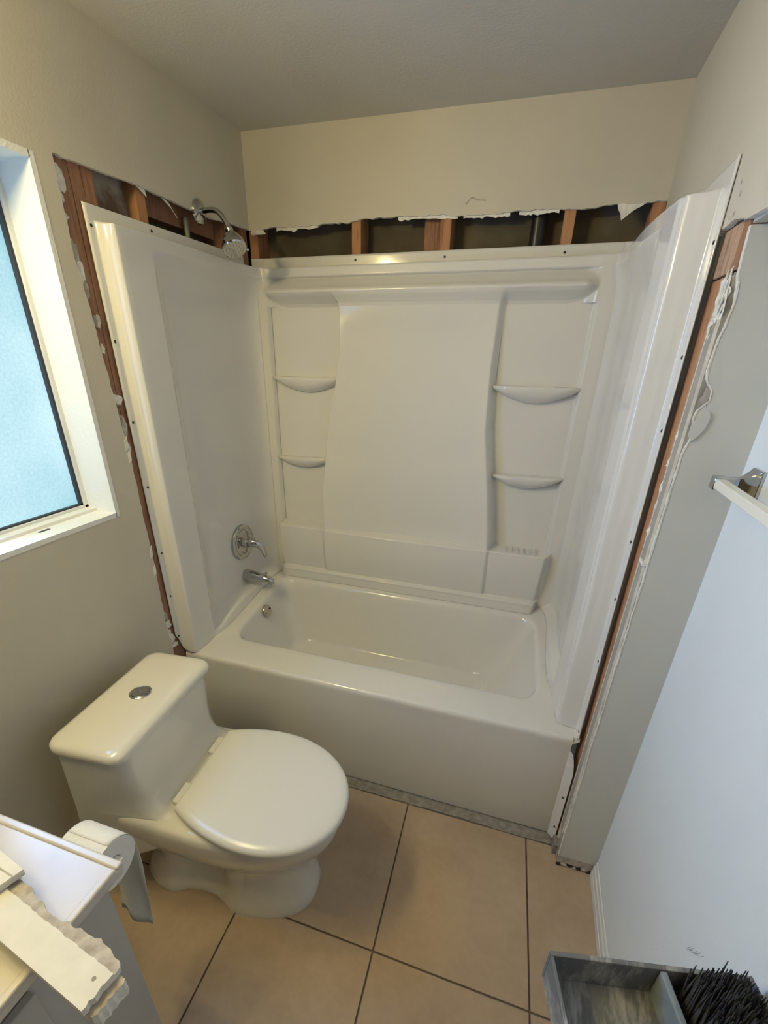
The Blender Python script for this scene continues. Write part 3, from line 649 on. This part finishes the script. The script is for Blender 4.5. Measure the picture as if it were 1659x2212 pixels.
# ------------------------------------------------------------------ vanity
VZ = .800; VX = .655; VYF = -1.687; VYN = -2.62
ct_ = empty('countertop', (.33, -2.15, .76)); tag(ct_, 'pale cultured marble vanity countertop with a raised rim', 'countertop')
box('slab', (.002, VX, VYN, VYF, VZ-.026, VZ-.005), 'marble', ct_, bevel=.006, segs=3)
for b in ((.002, VX, VYF-.014, VYF), (VX-.014, VX, VYN, VYF-.014), (.002, .02, VYN, VYF-.014)):
    box('rim', (b[0], b[1], b[2], b[3], VZ-.012, VZ), 'marble', ct_, bevel=.004, segs=3)
cb_ = empty('vanity_cabinet', (.3, -2.15, 0)); tag(cb_, 'grey painted vanity cabinet under the marble countertop', 'cabinet')
box('body', (.004, .622, VYN+.02, VYF-.018, .0, VZ-.0265), 'cabinet', cb_, bevel=.002)
for k, (z0, z1) in enumerate(((.60, .73), (.43, .59), (.12, .42))):
    dr = box('drawer' if k < 2 else 'door', (.6225, .638, VYN+.05, VYF-.165, z0, z1), 'cabinet', cb_, bevel=.003)
    lathe('knob', (.638, -2.25, (z0+z1)/2), (1, 0, 0), [(.006, 0), (.006, .012), (.014, .02), (.012, .027), (.0, .029)], 'nickel', dr, 20)
box('pencil_mark', (.6215, .6228, VYF-.090, VYF-.086, .50, .56), 'dark_hole', cb_)

# toilet paper on the cabinet side
hl = empty('paper_holder', (.52, -1.70, .63)); tag(hl, 'white plastic toilet paper holder on the vanity side', 'paper holder')
box('plate', (.405, .555, VYF-.018+.0005, VYF-.0115, .59, .68), 'plastic_white', hl, bevel=.003)
for x in (.412, .535): box('arm', (x, x+.009, VYF-.012, -1.614, .624, .650), 'plastic_white', hl, bevel=.003)
tube('spindle', [(.416, -1.628, .637), (.539, -1.628, .637)], .0172, 'plastic_white', hl)
tp = empty('toilet_paper_roll', (.51, -1.628, .62)); tag(tp, 'white toilet paper roll with a loose hanging sheet', 'toilet paper')
RC = np.array([.427, -1.628, .6368]); RR = .055
o = lathe('roll', RC, (1, 0, 0), [(.019, 0), (RR, 0), (RR, .102), (.019, .102), (.019, .06)], 'paper', tp, 48)
lathe('core', RC, (1, 0, 0), [(.0192, .002), (.0192, .100), (.0175, .100), (.0175, .002)], 'torn', tp, 24)
path = [(-1.628+RR*math.sin(a)+.0012, .637+RR*math.cos(a)+.0012) for a in np.linspace(0, math.pi/2, 12)] + [tuple(p) for p in curve([(-1.571, .62), (-1.569, .54), (-1.575, .44), (-1.590, .355)], 5)]
xs = np.linspace(.428, .528, 9); P = np.zeros((len(path), 9, 3))
for i, (y, z) in enumerate(path):
    for k, x in enumerate(xs):
        f_ = max(0, (.60-z)/.2); P[i, k] = (x-.012*f_*k/8, y+.006*f_*math.sin(k*.9+z*20), z-.02*f_*(k/8)**2)
grid('sheet', P, 'paper', tp, solid=.0006)

# ------------------------------------------------------------------ debris on the countertop
def zpt(px, py, z):
    d_ = _fw + R3*(px-CX)/F - U3*(py-CY)/F; t_ = (z-CAM[2])/d_[2]; return CAM + d_*t_
db = empty('drywall_scrap', (.68, -1.83, VZ)); tag(db, 'long broken strip of white drywall with torn edge overhanging the counter', 'drywall scrap')
zt_ = .842
A, B, C_, D_ = [zpt(*p, zt_)[:2] for p in ((245, 2103), (175, 2185), (-100, 1944), (-30, 1884))]
def lerp(a, b, t_): return a+(b-a)*t_
n = 40; up = [lerp(D_, A, k/(n-1)) + np.array([.0, 1])*rng.normal(0, .0007) for k in range(n)]
end = [lerp(A, B, k/8)+np.array([1, 0])*rng.normal(0, .0012) for k in range(1, 8)]
poly = [tuple(p) for p in up] + [tuple(p) for p in end] + [tuple(B), tuple(C_)]
sheet_poly(poly, 'z', zt_-.013, zt_, 'painted_face', ['painted', 'gypsum'], db)
nrm = (D_-C_)/np.linalg.norm(D_-C_)
out = [lerp(D_, A, k/(n-1)) + nrm*(.005+.012*abs(math.sin(k*.11+.9))*min(1, (n-1-k)/6+.35)+abs(rng.normal(0, .0028))) for k in range(n)]
sheet_poly([tuple(p) for p in out] + [tuple(p-nrm*.002) for p in up[::-1]], 'z', zt_-.014, zt_-.004, 'torn_edge', ['torn', 'gypsum'], db)
A2, B2, C2, D2 = A+np.array([.012, .004]), B+np.array([.012, .002]), C_+nrm*.006, D_
e2_ = [lerp(A2, B2, k/9)+np.array([1, 0])*rng.normal(0, .002) for k in range(10)]
sheet_poly([tuple(p) for p in e2_] + [tuple(C2), tuple(D2)], 'z', VZ+.0005, zt_-.0135, 'core_layer', ['torn', 'gypsum'], db)
lathe('pencil_dot', (*lerp(lerp(A, B, .3), C_, .06), zt_), (0, 0, 1), [(.003, -.001), (.003, .0003)], 'torn', db, 8)
d2_ = empty('drywall_scrap', (.48, -1.78, VZ)); tag(d2_, 'cracked cream drywall piece at the left edge on the counter', 'drywall scrap')
E1, E2, E3, E4, E5 = [zpt(*p, .855)[:2] for p in ((50, 1878), (-12, 1921), (-150, 1832), (-90, 1762), (22, 1897))]
sheet_poly([tuple(E1), tuple(E5), tuple(E2), tuple(E3), tuple(E4)], 'z', .8432, .855, 'board', ['painted', 'gypsum'], d2_)
K1, K2 = zpt(26, 1893, .8552)[:2], zpt(-110, 1806, .8552)[:2]; kn = np.array([.0002, .0013])
sheet_poly([tuple(K1-kn), tuple(K1+kn), tuple(K2+kn), tuple(K2-kn)], 'z', .8545, .8553, 'crack', ['torn', 'torn'], d2_)
sheet_poly([tuple(lerp(E1, E4, .45)), tuple(lerp(E5, E4, .55)), tuple(lerp(E3, E4, .6)), tuple(E4)], 'z', VZ-.0045, .8430, 'under_piece', ['torn', 'gypsum'], d2_)
d3_ = tag(empty('paper_curl', (.55, -1.8, VZ)), 'curled grey torn paper strip between the drywall scraps', 'paper scrap')
Q1, Q2 = zpt(46, 1892, .812), zpt(-30, 1962, .812)
P = np.zeros((10, 7, 3))
for i in range(10):
    for k in range(7):
        a = k/6*2.2; b_ = lerp(Q1, Q2, i/9); P[i, k] = b_ + np.array([.010*math.cos(a)-.004, -.012*math.sin(a)*.4, .012*math.sin(a)-.009])*(.3+.7*i/9) + np.array([.004*k/6, -.008*k/6, 0])
grid('curl', P, 'torn', d3_, solid=.001)

# ------------------------------------------------------------------ towel bar on the right wall
tr = empty('towel_bar', (XR, -.95, 1.35)); tag(tr, 'ivory towel bar in a square chrome bracket on the right wall', 'towel bar')
def bracket(y):
    V = []; hz = [(.0, .024, .030), (.006, .024, .030), (.012, .019, .024), (.028, .010, .013), (.052, .010, .011), (.056, .012, .013), (.074, .012, .013), (.076, .010, .011)]
    for (dx, hy, hz_) in hz: V += [(XR-dx, y+sy*hy, 1.354+sz*hz_) for sy, sz in ((-1, -1), (1, -1), (1, 1), (-1, 1))]
    Fc = [(i*4+k, i*4+(k+1) % 4, (i+1)*4+(k+1) % 4, (i+1)*4+k) for i in range(len(hz)-1) for k in range(4)] + [(0, 1, 2, 3), tuple(range(len(V)-4, len(V)))]
    return mesh('bracket', V, Fc, 'chrome', tr, bevel=.0025)
bracket(-.948); bracket(-1.56)
box('bar', (XR-.074, XR-.056, -1.55, -.955, 1.345, 1.363), 'bar', tr, bevel=.0015)

# ------------------------------------------------------------------ tool tray, brush and stool in the right foreground
ta = math.radians(12); uu = np.array([math.cos(ta), math.sin(ta), 0]); wv = np.array([math.sin(ta), -math.cos(ta), 0]); TF = np.array([1.338, -1.594, .80])
def tp_(u_, v_, z): return tuple(TF + uu*u_ + wv*v_ + np.array([0, 0, z]))
def tbox(name, u0, u1, v0, v1, z0, z1, mat, parent, bevel=.0015, du=0, dv=0):
    V = [tp_(a, b, z0) for a, b in ((u0+du, v0+dv), (u1, v0+dv), (u1, v1), (u0+du, v1))] + [tp_(a, b, z1) for a, b in ((u0, v0), (u1, v0), (u1, v1), (u0, v1))]
    return mesh(name, V, BF, mat, parent, bevel=bevel)
ty = empty('tool_tray', (1.48, -1.72, .72)); tag(ty, 'dusty grey plastic tool tray with a divider near the viewer', 'tool tray')
tbox('tray_floor', .006, .272, .004, .300, -.070, -.062, 'tray', ty)
tbox('tray_wall', .0, .276, .0, .007, -.066, 0, 'tray', ty, du=0)
tbox('tray_wall', .0, .005, .007, .300, -.066, 0, 'tray', ty)
tbox('tray_wall', .271, .276, .007, .300, -.066, 0, 'tray', ty)
tbox('tray_wall', .0, .276, .300, .307, -.066, 0, 'tray', ty)
tbox('divider', .150, .160, .007, .300, -.062, -.001, 'tray_div', ty, bevel=.003)
br = empty('scrub_brush', (1.55, -1.68, .75)); tag(br, 'black bristle brush lying in the grey tool tray', 'brush')
V, Fc = [], []
def pp_(u_, v_, z): return np.array(tp_(u_, v_, z))
tbox('handle_block', .172, .262, .05, .27, -.060, -.038, 'brush', br, bevel=.006)
for i in range(20):
    for k in range(60):
        u0 = .170+.0038*i; v0 = .028+.0042*k; a = pp_(u0, v0, -.040); lean = np.array([.004*rng.normal(), .005*rng.normal(), 0]); L = .042+.005*rng.random()+.040*math.exp(-((v0-.06)/.05)**2)*(1-.6*abs(i-9)/10)
        tip = a + np.array([0, 0, L]) + lean + wv*(-.018) + uu*.020
        b_ = len(V)
        for p, r in ((a, .0022), ((a+tip)/2, .0022), (tip, .0007)):
            V += [p+np.array([r, 0, 0]), p+np.array([-r*.5, r*.87, 0]), p+np.array([-r*.5, -r*.87, 0])]
        for s_ in (0, 3):
            for j in range(3): Fc.append((b_+s_+j, b_+s_+(j+1) % 3, b_+s_+3+(j+1) % 3, b_+s_+3+j))
        Fc.append((b_+6, b_+7, b_+8))
o = mesh('bristles', V, Fc, 'brush', br); tag(o, kind='stuff')
st = empty('step_stool', (1.48, -1.74, 0)); tag(st, 'grey metal stool carrying the tool tray', 'stool')
tbox('stool_top', .02, .262, .03, .29, -.095, -.0705, 'stool', st, bevel=.004)
for a, b in ((.04, .05), (.245, .05), (.04, .27), (.245, .27)):
    p = tp_(a, b, -.095); tube('leg', [p, (p[0], p[1], 0.0)], .010, 'stool', st, n=10)

# ------------------------------------------------------------------ light bar over the vanity (outside the frame, the room's own lamp)
lb_ = empty('vanity_light', (0, -1.85, 2.06)); tag(lb_, 'chrome light bar with three warm globes above the vanity', 'wall lamp')
box('back_plate', (.0005, .03, -2.05, -1.43, 2.05, 2.13), 'bulbbase', lb_, bevel=.004)
for y in (-1.52, -1.74, -1.96):
    lathe('socket', (.03, y, 2.09), (1, 0, 0), [(.025, 0), (.025, .03), (.02, .04)], 'bulbbase', lb_, 20)
    bm = bmesh.new(); bmesh.ops.create_icosphere(bm, subdivisions=3, radius=.047, matrix=Matrix.Translation((.112, y, 2.09))); me = bpy.data.meshes.new('globe'); bm.to_mesh(me); bm.free(); me.materials.append(M['globe'])
    me.polygons.foreach_set('use_smooth', [True]*len(me.polygons)); link(bpy.data.objects.new('globe', me), lb_)
